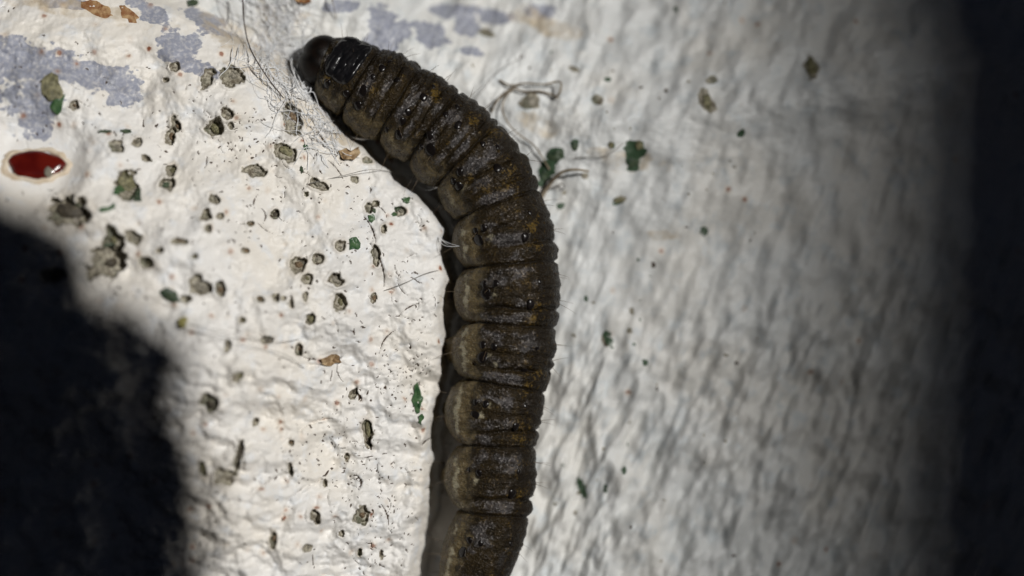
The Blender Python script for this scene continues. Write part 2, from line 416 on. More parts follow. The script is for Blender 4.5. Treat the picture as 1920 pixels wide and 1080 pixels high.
# fine slits and crescents in the paint of the left wall
def carve_crack(px, py, length, bend, ang, w, dep, dirt=1.0):
    x, z, h = on_wall(px, py); k = PXMM*(CAM_D-h)/CAM_D
    L = length*k; J, I = window(x, z, L*0.75+0.3)
    dx = GX[J, I]-x; dz = GZ[J, I]-z
    c, s = math.cos(ang), math.sin(ang)
    u = (dx*c+dz*s)/L; v = (-dx*s+dz*c) - bend*L*(1-4*u*u)*0.5 + 0.25*w*k*perlin(dx*5+px, dz*5, 5)
    ww = w*k*np.clip(1-3.6*u*u, 0.02, 1)
    q = np.abs(v)/ww
    m = (np.abs(u) < 0.52)*sstep(1.3, 0.5, q)
    H[J, I] -= dep*m
    A['dirt'][J, I] = np.maximum(A['dirt'][J, I], dirt*m)
def left_px(px, py):
    x, z = px2w(px, py, 2.0); i = min(np.searchsorted(cx, x), len(cx)-1); j = min(np.searchsorted(cz, z), len(cz)-1)
    return -CD[j, i]
cnt = 0
while cnt < 620:
    px = random.uniform(-10, 840); py = random.uniform(-10, 1090)
    dpx = left_px(px, py)
    if dpx < 3.6: continue
    dens = 0.35+0.9*math.exp(-((dpx-6)/4.5)**2)
    if py < 150 and px < 420: dens *= 0.25
    dens *= 0.25+1.5*max(0, float(perlin(np.array([px/70.0]), np.array([py/70.0]), 55)[0])+0.25)
    if random.random() > dens: continue
    cnt += 1
    if cnt % 5 == 0: carve_crack(px, py, random.uniform(14, 40), random.uniform(-0.5, 0.7), random.uniform(-2.2, 0.6), random.uniform(0.8, 1.7), random.uniform(0.06, 0.14), random.uniform(0.35, 0.8))
    else: carve_crack(px, py, random.uniform(4, 11), random.uniform(-0.4, 0.7), random.gauss(-0.8, 0.7), random.uniform(1.0, 2.1), 0.06, random.uniform(0.6, 1))
# clusters of pin-prick flecks
for (ccx, ccy, sp, n) in [(450,190,45,70),(470,265,45,60),(390,215,40,30),(600,300,60,50),(740,700,35,40),(780,740,30,40),(660,850,35,50),(700,900,35,55),(740,980,40,45),(790,690,18,30),(540,860,40,30),(620,800,45,25),(720,1030,40,35),(640,440,60,35)]:
    for _ in range(n):
        px = random.gauss(ccx, sp); py = random.gauss(ccy, sp*0.8)
        if left_px(px, py) > 3.7: carve_crack(px, py, random.uniform(3, 7), 0.3, random.gauss(-0.9, 0.6), random.uniform(0.9, 1.6), 0.05, random.uniform(0.55, 1))
# longer named cracks seen in the photograph
for c in [(447,850,70,.25,-1.35,3.2,.3),(612,676,60,-.2,.25,3.2,.25),(600,905,26,.3,.7,2,.15),(668,905,34,.5,-1.4,2.6,.25),(693,830,30,.1,-1.5,2.4,.2),(705,500,90,.25,-1.3,2.2,.2),
          (690,430,70,.2,-1.1,2.0,.15),(670,745,28,.3,-.9,2.6,.2),(640,700,40,-.3,-1.2,1.6,.12),(730,640,60,.3,.9,2.0,.16),(770,580,50,.2,.5,1.8,.15),(620,610,50,.4,-1.2,2,.15),
          (720,970,60,.2,-1.3,2,.14),(560,930,70,.2,.7,2.6,.16),(500,915,80,.2,.65,3.2,.2),(590,800,80,.2,.4,2.4,.18),(700,255,30,.2,-.7,2.2,.15),(600,260,60,.1,-.85,2.0,.15),
          (628,320,60,.15,-.9,1.8,.15),(540,210,60,.1,-1.0,2.2,.15),(715,395,30,.2,-.8,1.6,.12),(830,870,20,.2,-1.2,2,.12),(800,830,24,.3,.6,2,.12)]:
    carve_crack(*c, dirt=0.42 if c[1] > 600 and c[0] < 640 else 0.65)
# blue-grey coat, painted where it stands on the walls
def blob(att, px, py, rx, ry, tilt=0, amt=1.0, seed=90):
    x, z, h = on_wall(px, py); k = PXMM*(CAM_D-h)/CAM_D
    a, b = rx*k, ry*k; J, I = window(x, z, max(a, b)*1.7)
    dx = GX[J, I]-x; dz = GZ[J, I]-z
    c, s = math.cos(math.radians(tilt)), math.sin(math.radians(tilt))
    q = np.sqrt(((dx*c-dz*s)/a)**2+((dx*s+dz*c)/b)**2)+0.55*fbm(dx*0.6+px, dz*0.9+py, seed, 4, 0.6)
    A[att][J, I] = np.maximum(A[att][J, I], amt*sstep(1.25, 0.75, q))
for g in [(45,110,95,38,15),(150,130,110,28,14),(60,200,45,50,0),(240,170,36,26,15),(330,85,40,30,30),(372,128,55,15,20),(280,20,50,16,30),(390,40,50,20,35),(120,6,50,10,0),(-40,150,50,70,0),
          (725,45,34,34,50),(715,75,26,20,40),(800,60,34,26,20),(880,52,26,22,0),(930,30,30,18,10),(850,20,40,14,0),(1010,20,26,16,0),(640,15,30,12,0),(880,95,20,9,0)]:
    blob('grey', *g)
for g in [(150,20,160,16,10),(560,130,20,20,0),(1020,45,60,20,20),(480,110,90,30,30),(430,65,60,20,30),(520,40,50,40,0),(600,230,80,20,35),(1010,240,40,18,30),(1180,300,60,20,10),(1250,440,30,8,0)]:
    blob('stain', *g, amt=0.8)
for g in [(1040,292,18,13,0),(1022,325,15,22,20),(1078,272,9,13,0),(1145,272,8,8,0),(1190,290,17,30,15),(1052,385,8,7,0),(1140,640,10,20,-20),(1093,915,8,22,-20),(1210,680,8,8,0),(1322,435,9,13,0),
          (1098,560,5,6,0),(1160,378,14,7,-20),(1135,915,6,8,0),(1390,250,9,9,0),(1200,600,5,5,0),(1170,880,7,10,0),(1140,150,9,6,0)]:
    blob('green', *g, amt=0.95 if g[1] < 340 else 0.62)
for g in [(1325,190,14,26,-15),(1520,125,14,26,-5),(1160,375,13,7,-20),(1000,190,20,16,20),(910,60,14,8,20),(1120,185,12,10,0),(1075,130,12,6,20),(1335,150,10,8,0),(1095,330,8,6,0),(1135,640,7,14,-20),(1180,620,7,6,0)]:
    blob('bare', *g, amt=0.9)
for _ in range(90):                     # tiny specks on the right wall
    px = random.uniform(880, 1420); py = random.uniform(0, 1080)
    x, z = px2w(px, py)
    if bilinear(cx, cz, CD, np.array([x]), np.array([z]))[0] < 3.4: continue
    blob(random.choice(['green', 'bare', 'dirt', 'bare']), px, py, random.uniform(2, 5), random.uniform(2, 6), random.uniform(-40, 40), random.uniform(0.5, 0.85))

nz, nx = H.shape
verts = np.stack([GX, -H, GZ], -1).reshape(-1, 3)
jj, ii = np.meshgrid(np.arange(nz-1), np.arange(nx-1), indexing='ij')
q00 = (jj*nx+ii).ravel(); quads = np.stack([q00, q00+1, q00+nx+1, q00+nx], -1)
fl = (D[:-1, :-1] < 0).ravel()
def make_wall(name, mask, mat, label):
    f = quads[mask]; used = np.unique(f); remap = np.full(len(verts), -1, np.int64); remap[used] = np.arange(len(used))
    me = np_mesh(name, verts[used], remap[f])
    for k in A: add_attr(me, k, A[k].reshape(-1)[used])
    o = obj(name, me, mat); o['kind'] = 'structure'; o['label'] = label; return o
wall_left = make_wall('wall_left', fl, M_LEFT, 'rough white painted wall full of chips, pits and flecks')
wall_right = make_wall('wall_right', ~fl, M_RIGHT, 'smooth wavy white painted wall curving into shade')

# ------------------------------------------------------------------ grit stones bedded in the pits (parts of the left wall)
def rock_mesh(seed):
    bm = bmesh.new(); bmesh.ops.create_icosphere(bm, subdivisions=2, radius=1.0)
    r = random.Random(seed)
    planes = [(Vector((r.gauss(0, 1), r.gauss(0, 1), r.gauss(0, 1))).normalized(), r.uniform(0.55, 0.85)) for _ in range(7)]
    for v in bm.verts:
        for n, d in planes:
            e = v.co.dot(n)-d
            if e > 0: v.co -= n*e
        v.co *= MM
    me = bpy.data.meshes.new('grit_stone'); bm.to_mesh(me); bm.free(); return me
ROCKS = []
for kd in range(4):
    for s in range(3):
        me = rock_mesh(kd*10+s); me.materials.append(M_GRIT[kd]); ROCKS.append((kd, me))
for (x, z, a, b, tilt, kd, dep) in grit_jobs:
    me = random.choice([m for k2, m in ROCKS if k2 == kd])
    o = bpy.data.objects.new('grit_stone', me)
    link(o, wall_left)
    d = 0.55*min(a, b)+0.12
    o.location = Vector((x, -(height(x, z)-d*0.42), z))*MM
    o.rotation_euler = (random.uniform(-.3, .3), math.radians(tilt), random.uniform(-.3, .3))
    f_ = random.uniform(0.35, 0.85); o.scale = (a*f_, d, b*f_)

# ------------------------------------------------------------------ paint flakes: outlines in photograph pixels, laid on the wall
def flake_mesh(name, pts, mat, lift=0.05, thick=0.09, curl=0.0, rough=2.4):
    pts = list(pts); out = []
    n = len(pts)
    for i in range(n):
        p, q = pts[i], pts[(i+1) % n]
        for t in (0.0, 0.5):
            out.append((p[0]+(q[0]-p[0])*t+(random.uniform(-rough, rough) if t else 0), p[1]+(q[1]-p[1])*t+(random.uniform(-rough, rough) if t else 0)))
    cxp = sum(p[0] for p in out)/len(out); cyp = sum(p[1] for p in out)/len(out)
    xc, zc, hc = on_wall(cxp, cyp)
    rings = []
    for f in (1.0, 0.86, 0.5):
        ring = []
        for p in out:
            px, py = cxp+(p[0]-cxp)*f, cyp+(p[1]-cyp)*f
            k = PXMM*(CAM_D-hc)/CAM_D
            x, z = (px-960)*k, (540-py)*k
            ring.append((x, -(height(x, z)+lift-(0.03 if f == 1.0 else 0)+curl*f*f), z))
        rings.append(ring)
    bot = [(x, y+thick+lift, z) for x, y, z in rings[0]]
    V = bot+rings[0]+rings[1]+rings[2]+[(xc, -(height(xc, zc)+lift), zc)]
    m = len(out); F = []
    for r in range(3):
        for i in range(m):
            F.append((r*m+i, r*m+(i+1) % m, (r+1)*m+(i+1) % m, (r+1)*m+i))
    for i in range(m): F.append((3*m+i, 3*m+(i+1) % m, 4*m))
    me = bpy.data.meshes.new(name)
    org = Vector((xc, -hc, zc))
    me.from_pydata([(Vector(v)-org)*MM for v in V], [], F)
    me.update()
    bm = bmesh.new(); bm.from_mesh(me); bmesh.ops.recalc_face_normals(bm, faces=bm.faces); bm.to_mesh(me); bm.free()
    me.materials.append(mat)
    return me, org*MM
def flake(name, pts, mat, parent, **kw):
    me, loc = flake_mesh(name, pts, mat, **kw)
    o = bpy.data.objects.new(name, me); link(o, parent); o.location = loc; return o
def rnd_poly(px, py, rx, ry, n=7, tilt=0.0):
    a0 = random.uniform(0, 6.28); out = []
    for i in range(n):
        a = a0+i*6.2832/n+random.uniform(-.25, .25); r = random.uniform(0.7, 1.08)
        u, v = rx*r*math.cos(a), ry*r*math.sin(a); c, s = math.cos(tilt), math.sin(tilt)
        out.append((px+u*c-v*s, py+u*s+v*c))
    return out
GREENS = [([(777,722),(783,716),(789,735),(794,745),(790,757),(788,772),(783,775),(778,762),(772,750)], M_GREEN),
          ([(785,780),(792,776),(795,785),(790,798),(784,792)], M_GREEN),
          ([(94,200),(104,176),(114,184),(122,176),(117,200),(108,216),(98,208)], M_GREEN),
          ([(215,352),(226,345),(232,356),(222,366),(214,362)], M_GREEN),
          ([(252,352),(262,352),(267,378),(252,378),(242,372)], M_DKGREEN),
          ([(120,388),(140,376),(152,388),(148,402),(126,402)], M_DKGREEN),
          ([(300,546),(314,538),(332,548),(340,566),(326,568),(308,560)], M_DKGREEN),
          ([(186,392),(200,388),(212,380),(216,388),(204,396),(188,399)], M_GREEN),
          ([(655,448),(668,444),(676,456),(672,468),(656,469)], M_GREEN)]
for pts, m in GREENS: flake('paint_flake', pts, m, wall_left, lift=0.10)
for (px, py, rx, ry, m) in [(762,375,10,8,M_GREEN),(697,410,7,9,M_GREEN),(574,276,6,7,M_GREEN),(205,460,12,8,M_DKGREEN),(311,347,9,6,M_DKGREEN),(196,246,16,5,M_DKGREEN),(237,246,12,5,M_DKGREEN),
                            (745,392,6,5,M_DKGREEN),(702,395,5,4,M_DKGREEN),(360,6,12,10,M_DKGREEN),(740,402,5,4,M_GREEN),(566,318,4,8,M_DKGREEN)]:
    flake('paint_flake', rnd_poly(px, py, rx, ry), m, wall_left, lift=0.10)
for (px, py, rx, ry, m) in [(1042,292,17,12,M_DKGREEN),(1078,274,7,11,M_DKGREEN),(1188,306,15,12,M_DKGREEN),(1022,330,9,14,M_DKGREEN),(1198,272,8,12,M_GRIT[1]),(1146,272,7,7,M_GRIT[1]),
                            (1160,377,12,6,M_GRIT[1]),(1520,125,11,22,M_GRIT[1]),(1326,190,9,20,M_GRIT[1]),(1000,188,16,9,M_GRIT[0])]:
    flake('paint_flake', rnd_poly(px, py, rx, ry), m, wall_right, lift=0.07)
# tan patch above the green chip, tawny bare patches along the top edge
flake('render_chip', [(78,150),(94,134),(106,140),(112,160),(118,180),(104,186),(92,190),(80,176)], M_GRIT[1], wall_left, lift=0.14)
flake('render_chip', [(222,340),(234,322),(250,330),(256,350),(244,358),(230,352)], M_GRIT[1], wall_left, lift=0.16)
flake('rusty_patch', [(150,2),(180,0),(205,12),(214,30),(196,36),(170,24),(150,14)], M_RUST, wall_left, lift=0.02, rough=7)
flake('rusty_patch', [(222,10),(240,14),(262,34),(258,44),(240,36),(226,24)], M_RUST, wall_left, lift=0.02, rough=7)

# ------------------------------------------------------------------ red paint drop in its cream-rimmed hollow
def paint_drop():
    x, z, h = on_wall(68, 308); k = PXMM*(CAM_D-h)/CAM_D
    root = bpy.data.objects.new('paint_drop', None); link(root); root.empty_display_size = 0.001
    root.location = Vector((x, -h-0.16, z))*MM
    nrm = wall_normal(x, z)
    root.rotation_euler = nrm.to_track_quat('Z', 'X').to_euler()
    Rm = nrm.to_track_quat('Z', 'X').to_matrix()
    ex = Rm.inverted() @ Vector((1, 0, 0)); ex.z = 0; ex.normalize(); ey = Vector((0, 0, 1)).cross(ex)
    bm = bmesh.new(); N = 48; rows = []
    profile = [(0.0, 0.16), (0.35, 0.155), (0.65, 0.13), (0.85, 0.07), (0.96, -0.02), (1.0, -0.2)]
    for f, hh in profile[1:]:
        row = []
        for i in range(N):
            an = i*2*math.pi/N; w = 1+0.06*math.sin(3*an+.7)+0.04*math.sin(5*an)
            p = ex*(54*k*f*w*math.cos(an))+ey*(31*k*f*w*math.sin(an)); row.append(bm.verts.new((p+Vector((0, 0, hh)))*MM))
        rows.append(row)
    c0 = bm.verts.new(Vector((0, 0, 0.16))*MM)
    for i in range(N): bm.faces.new((c0, rows[0][i], rows[0][(i+1) % N]))
    for a, b in zip(rows[:-1], rows[1:]):
        for i in range(N): bm.faces.new((a[i], b[i], b[(i+1) % N], a[(i+1) % N]))
    bmesh.ops.recalc_face_normals(bm, faces=bm.faces)
    for f in bm.faces: f.smooth = True
    me = bpy.data.meshes.new('drop'); bm.to_mesh(me); bm.free(); obj('drop', me, M_RED, root)
    bm = bmesh.new(); rows = []
    for f, hh in [(0.93, -0.1), (0.99, 0.02), (1.05, 0.02), (1.12, -0.03), (1.22, -0.12), (1.36, -0.40)]:
        row = []
        for i in range(N):
            an = i*2*math.pi/N; w = 1+(0.05*math.sin(2*an+1)+0.05*math.sin(5*an+2)+0.03*math.sin(11*an)+0.02*math.sin(17*an+1))*f
            p = ex*(54*k*f*w*math.cos(an))+ey*(31*k*(f*1.04)*w*math.sin(an)); row.append(bm.verts.new((p+Vector((0, 0, hh)))*MM))
        rows.append(row)
    for a, b in zip(rows[:-1], rows[1:]):
        for i in range(N): bm.faces.new((a[i], b[i], b[(i+1) % N], a[(i+1) % N]))
    bmesh.ops.recalc_face_normals(bm, faces=bm.faces)
    for f in bm.faces: f.smooth = True
    me = bpy.data.meshes.new('rim'); bm.to_mesh(me); bm.free(); obj('rim', me, M_CREAM, root)
    g = bpy.data.objects.new('grit_grain', ROCKS[0][1]); link(g, root)
    g.location = (ex*(26*k)-ey*(17*k)*(1 if ey.dot(Rm.inverted() @ Vector((0, 0, 1))) > 0 else -1)+Vector((0, 0, 0.12)))*MM; g.scale = (0.36, 0.26, 0.16)
    tag(root, 'oval drop of glossy dark red paint inside a cream rim on the white wall', 'paint drop')
paint_drop()

# ------------------------------------------------------------------ caterpillar
def body_material():
    t = NT('caterpillar_skin'); v = t.coord()
    cmb = t.n('ShaderNodeCombineXYZ'); t.l(t.attr('along'), cmb.inputs[0]); t.l(t.math('MULTIPLY', t.attr('around'), 0.34), cmb.inputs[1])
    n4 = t.ramp(t.noise(cmb.outputs[0], 3.4, 4, 0.6), 0.28, 0.72)
    n1 = t.noise(v, 0.7, 4); n2 = t.ramp(t.noise(v, 2.2, 5, 0.65), 0.30, 0.70); n3 = t.ramp(t.noise(v, 7.5, 3, 0.6), 0.3, 0.7)
    dark = t.mix(t.math('MULTIPLY', t.math('ADD', n2, n4), 0.5), (0.006, 0.0040, 0.0016), (0.030, 0.0195, 0.0075))
    dark = t.mix(t.ramp(n1, 0.45, 0.65, 0, 0.5), dark, (0.036, 0.023, 0.007))
    gran = t.ramp(n3, 0.62, 0.95)
    dark = t.mix(t.math('MULTIPLY', gran, 0.45), dark, (0.062, 0.044, 0.022))
    pl = t.ramp(t.math('ADD', t.attr('plate'), t.math('MULTIPLY', t.math('SUBTRACT', t.math('MULTIPLY', t.math('ADD', n4, n3), 0.5), 0.5), 0.9)), 0.12, 1.05)
    plc = t.mix(n2, (0.012, 0.0095, 0.0085), (0.066, 0.057, 0.055))
    plc = t.mix(t.math('MULTIPLY', gran, 0.75), plc, (0.21, 0.195, 0.19))  # silvery glints painted into the plate colour
    dark = t.mix(pl, dark, plc)
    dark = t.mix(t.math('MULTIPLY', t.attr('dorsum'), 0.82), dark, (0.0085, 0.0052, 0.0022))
    pale = t.mix(n2, (0.066, 0.046, 0.017), (0.175, 0.135, 0.070))
    c = t.mix(t.ramp(t.math('ADD', t.attr('pale'), t.math('MULTIPLY', t.math('SUBTRACT', n2, 0.5), 0.35)), 0.2, 0.85), dark, pale)
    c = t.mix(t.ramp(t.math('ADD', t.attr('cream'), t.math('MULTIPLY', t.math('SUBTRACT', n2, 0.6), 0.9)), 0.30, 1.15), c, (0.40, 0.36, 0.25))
    c = t.mix(t.ramp(t.math('ADD', t.attr('yellow'), t.math('MULTIPLY', t.math('SUBTRACT', t.math('MULTIPLY', t.math('ADD', n2, n3), 0.5), 0.62), 2.2)), 0.10, 1.3), c, (0.115, 0.072, 0.015))
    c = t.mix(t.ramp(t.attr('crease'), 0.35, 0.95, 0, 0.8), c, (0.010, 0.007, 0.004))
    t.col(c)
    t.p('Roughness', t.ramp(n3, 0.3, 0.9, 0.42, 0.26)); t.p('Specular IOR Level', t.math('ADD', 0.14, t.math('ADD', t.math('MULTIPLY', pl, 0.36), t.math('MULTIPLY', t.attr('pale'), 0.2))))
    t.p('Subsurface Weight', t.math('MULTIPLY', t.attr('pale'), 0.35)); t.b.inputs['Subsurface Radius'].default_value = (1.0, 0.6, 0.25); t.p('Subsurface Scale', 0.45*MM)
    b1 = t.bump(n4, 0.07, 0.9)
    t.p('Normal', t.bump(n3, 0.035, 1.0, b1))
    return t.m
M_BODY = body_material()
NU, NV = 860, 260
su = np.linspace(0, BODY_LEN, NU)
ax = np.stack([np.interp(su, S_AX, AX[:, i]) for i in range(3)], -1)
def smooth1(a, k):
    ker = np.ones(k)/k; p = np.pad(a, (k//2, k//2), mode='edge'); return np.convolve(p, ker, 'valid')[:len(a)]
axs = np.stack([smooth1(ax[:, 0], 21), smooth1(ax[:, 1], 21)], -1)
axs[0] = ax[0, :2]; axs[-1] = ax[-1, :2]
tan = np.gradient(axs, axis=0); tan /= np.linalg.norm(tan, axis=1, keepdims=True)
nrm2 = np.stack([-tan[:, 1], tan[:, 0]], -1)         # to the dorsal (right/upper) side
TH = np.linspace(0, 2*math.pi, NV, endpoint=False)
U, T = np.meshgrid(su, TH, indexing='ij')
R0 = np.interp(U, su, ax[:, 2])
# profile rounding at both ends
thd = np.degrees(T)
def angd(a, b): return (a-b+180) % 360-180
# segment coordinate, slightly skewed and wobbled folds
Us = U + 0.12*np.sin(T*1.0+0.4)*0.6 + 0.05*perlin(U*0.4, thd*0.02, 40)
k = np.clip(np.searchsorted(BOUND, Us.ravel(), 'right')-1, 0, len(BOUND)-2).reshape(Us.shape)
b0 = BOUND[k]; b1 = BOUND[k+1]; Ls = b1-b0; sl = np.clip((Us-b0)/Ls, 0, 1)
lat = np.exp(-(np.abs(angd(thd, 170))/36.0)**3)               # lateral lobe zone (left)
dorsal = sstep(152, 118, np.abs(angd(thd, 55)+0.0)+0*thd)*sstep(140, 85, angd(thd, 30))
abd = sstep(4.5, 6.5, k.astype(float))                # abdominal segments have the clear lobes
R = R0*0.975*(1-0.12*sstep(1.6, 0.9, U))
R = R + (0.10+0.05*RNG.random(len(BOUND))[k])*np.clip(np.sin(np.pi*sl), 0, 1)**0.55 - 0.06
# lateral lobes
lobe_w = np.clip(np.sin(np.pi*np.clip(sl*1.02, 0, 1)), 0, 1)**0.62
R = R + lat*(lobe_w*(0.30+0.42*abd)-0.24-0.30*abd)*np.clip(R0/2.2, 0.3, 1)
# longitudinal crease between lobe and side
R = R - 0.12*np.exp(-(angd(thd, 128)/7.0)**2)*np.sin(np.pi*sl)**0.5*(0.4+0.6*abd)
# annulets across the back
cre = np.zeros_like(R)
jit = RNG.uniform(-0.05, 0.05, (len(BOUND), 3))
ring_amp = RNG.uniform(0.6, 1.35, (len(BOUND), 3)); ring_amp[-2:] *= 0.25; ring_amp[0:2] *= 0.25
for q, (pos, dep, w) in enumerate([(0.22, 0.035, 0.035), (0.44, 0.10, 0.045), (0.75, 0.20, 0.035)]):
    p = pos+jit[k, q]+0.05*perlin(thd*0.025+q*7, k*3.7, 44)
    g = np.exp(-((sl-p)/w)**2)
    fade = sstep(118 if q else 95, 84, np.abs(angd(thd, 28)))*ring_amp[k, q]*(0.75+0.5*perlin(thd*0.025, k*5.1+q, 47))
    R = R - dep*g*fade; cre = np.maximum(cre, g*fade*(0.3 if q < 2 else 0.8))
    # tyre-like swelling after each fold
    R = R + 0.075*np.exp(-((sl-p-0.11)/0.065)**2)*fade
g0 = np.exp(-(np.minimum(sl, 1-sl)*Ls/0.085)**2)
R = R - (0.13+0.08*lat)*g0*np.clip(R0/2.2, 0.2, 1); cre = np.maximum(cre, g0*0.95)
# transverse wrinkles, lumps
R = R + 0.045*fbm(U*2.6, T*R0*0.55, 61, 3)*np.clip(R0/2, 0.2, 1) + 0.06*perlin(U*0.8, T*R0*0.5, 64)
R = R + 0.018*fbm(U*6, T*R0*3.5, 66, 2)
# prolegs (abdomen) and true legs (thorax), towards the wall on the belly's left
def legbump(s, th, amp, wu, wt):
    global R
    R = R + amp*np.exp(-((U-s)/wu)**2)*np.exp(-(angd(thd, th)/wt)**2)
for i in (7, 9, 10): legbump(0.5*(BOUND[i]+BOUND[i+1]), 216, 1.0, 0.75, 14)
legbump(0.5*(BOUND[8]+BOUND[9]), 201, 1.7, 0.55, 10)
for i in (1, 2, 3): legbump(0.55*BOUND[i]+0.45*BOUND[i+1], 210, 0.75, 0.42, 11)
R = np.maximum(R, 0.02)
hc = np.interp(su, [0, 3, 8, 20, BODY_LEN-4, BODY_LEN], [-0.9, -0.45, 0, 0, -0.1, -0.9])
flat = np.where(np.sin(T) < 0, 0.90, 0.94)            # a little flattened against the wall
PX = axs[:, 0:1]+nrm2[:, 0:1]*R*np.cos(T)
PZ = axs[:, 1:2]+nrm2[:, 1:2]*R*np.cos(T)
PH = hc[:, None]+R*np.sin(T)*flat
BV = np.stack([PX, -PH, PZ], -1)
# projected pixel of each vertex (used to lay out marks that sit on the skin)
kk = CAM_D/(PXMM*(CAM_D-PH)); PPX = 960+PX*kk; PPY = 540-PZ*kk
front = np.sin(T) > -0.1
pale = sstep(96, 132, np.abs(angd(thd, 10))+9*perlin(U*1.5, thd*0.04, 99))*0.9+0.12*sstep(60, 110, np.abs(angd(thd, 30)))
pale = np.clip(pale*(0.55+0.45*abd) + 0.10*sstep(0.55, 0.35, np.abs(sl-0.45)), 0, 1)
cream = 0.5*np.exp(-((U-BOUND[1])/0.16)**2)*sstep(130, 100, np.abs(angd(thd, 80))) + 1.5*np.exp(-((angd(thd, 141)-14*(1-np.sin(np.pi*sl))+5*perlin(U*2.2, thd*0.02, 87))/6.0)**2)*np.clip(np.sin(np.pi*sl), 0, 1)**0.6*(0.30+0.70*abd)*(0.75+0.6*perlin(U*1.6, thd*0.05, 88))  # pale neck line, plus a highlight crescent painted on each side lobe
yellow = 0.28*np.exp(-(angd(thd, 58)/11.0)**2)*(0.5+perlin(U*0.9, T*3, 71))
def mark(arr, px, py, r, amt=1.0):
    d2 = ((PPX-px)**2+(PPY-py)**2)/(r*r)
    np.maximum(arr, np.where(front, amt*np.exp(-d2), 0), out=arr)
for p in [(1006,578),(1004,460),(1002,702),(980,803),(971,930),(952,322),(950,345),(884,226),(814,178),(1000,425),(1001,600),(990,720),(975,825),(925,250),(612,150),(700,165),(905,350),(880,330)]:
    mark(yellow, *p, 15, 0.85)
for p in [(925,552),(917,668),(901,778),(893,902),(921,444),(606,152),(628,190),(870,352),(932,684),(930,540),(919,757),(866,950)]:
    mark(cream, *p, 9, 0.8)
i0 = np.arange(NU-1)[:, None]*NV; j0 = np.arange(NV)[None, :]; j1 = (j0+1) % NV
bf = np.stack([i0+j0, i0+j1, i0+NV+j1, i0+NV+j0], -1).reshape(-1, 4)
cat = bpy.data.objects.new('caterpillar', None); link(cat); cat.empty_display_size = 0.002
tag(cat, 'plump dark brown caterpillar with black spots climbing the corner between two white walls', 'caterpillar')
me = np_mesh('body', BV.reshape(-1, 3), bf)
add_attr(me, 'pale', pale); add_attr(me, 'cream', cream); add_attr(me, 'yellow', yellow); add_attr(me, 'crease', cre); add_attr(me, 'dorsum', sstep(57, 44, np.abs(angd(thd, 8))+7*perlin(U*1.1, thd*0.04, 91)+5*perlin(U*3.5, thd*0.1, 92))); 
nb = 0.06*perlin(thd*0.05, k*4.3, 96)+0.05*perlin(thd*0.13, U*1.7, 98)
bands = sstep(0.02, 0.16, sl+nb)*sstep(0.44, 0.30, sl+nb)*sstep(36, 60, angd(thd, 0)) + 0.9*sstep(0.46, 0.60, sl-nb)*sstep(0.75, 0.68, sl)*sstep(50, 74, angd(thd, 0)) + 1.05*sstep(0.75, 0.84, sl)*sstep(1.0, 0.93, sl)*sstep(48, 70, angd(thd, 0))
plate = bands*sstep(132, 98, angd(thd, 0)+16*perlin(U*1.3, thd*0.03, 97))*sstep(0, 20, angd(thd, 0))*(0.62+1.25*fbm(U*0.8, T*R0*0.6, 95, 4, 0.6))
add_attr(me, 'plate', np.clip(plate, 0, 1)); add_attr(me, 'along', U); add_attr(me, 'around', np.abs(angd(thd, 270))*math.pi/180*2.8)
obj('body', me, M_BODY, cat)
# vertex normals for placing marks
vn = np.zeros(len(me.vertices)*3, np.float32); me.vertices.foreach_get('normal', vn); vn = vn.reshape(-1, 3)
if float((vn.reshape(NU, NV, 3)[NU//2, NV//4])[1]) > 0:
    me.flip_normals(); vn = -vn
vflat = BV.reshape(-1, 3); PPf = np.stack([PPX.ravel(), PPY.ravel()], -1); fr = (np.sin(T) > 0.0).ravel()
def on_body(px, py):
    d = (PPf[:, 0]-px)**2+(PPf[:, 1]-py)**2+np.where(fr, 0, 1e9)
    i = int(np.argmin(d)); return Vector(vflat[i]), Vector(vn[i])
def dome_mesh(name, mat, seed):
    bm = bmesh.new(); bmesh.ops.create_uvsphere(bm, u_segments=14, v_segments=8, radius=1.0)
    r = random.Random(seed)
    for v in bm.verts:
        v.co *= MM*(1+0.06*math.sin(3*math.atan2(v.co.y, v.co.x)+seed))
    for f in bm.faces: f.smooth = True
    me = bpy.data.meshes.new(name); bm.to_mesh(me); bm.free(); me.materials.append(mat); return me
TUB = [dome_mesh('tubercle', M_SPOT, i) for i in range(3)]
SPI = dome_mesh('spiracle', M_SPOT, 5)
SPOTS = [(730,116,5),(716,128,7),(680,170,9),(671,197,8),(794,181,7),(812,162,4),(766,209,6),(756,229,7),(747,253,8),(724,243,5),(613,155,8),(858,201,5),(859,234,8),
 (806,254,7),(789,275,5),(807,281,10),(933,274,5),(933,315,8),(862,321,7),(850,338,6),(861,349,8),(993,399,4),(984,444,8),(908,427,6),(892,433,6),(897,452,10),
 (930,531,6),(908,532,6),(910,551,10),(994,570,8),(1013,528,4),(905,647,6),(927,650,6),(905,669,10),(983,694,7),(1007,654,4),(890,754,5),(912,757,6),(892,776,9),(967,800,7),(986,761,4),
 (879,881,5),(898,887,6),(959,926,8),(973,884,4),(879,1013,6),(866,1034,9),(900,1019,5),(958,1019,4),(700,145,5),(745,150,5),(835,215,5),(905,270,5),(640,150,5),(650,175,6)]
for n, (px, py, r) in enumerate(SPOTS):
    p, nn = on_body(px, py); big = r >= 9
    o = bpy.data.objects.new('spiracle' if big else 'tubercle', SPI if big else TUB[n % 3]); link(o, cat)
    o.location = (p-nn*0.02)*MM; o.rotation_euler = nn.to_track_quat('Z', 'Y').to_euler()
    rr = r*PXMM*1.15; o.scale = (rr*0.9, rr*1.08, rr*(0.22 if big else 0.45))
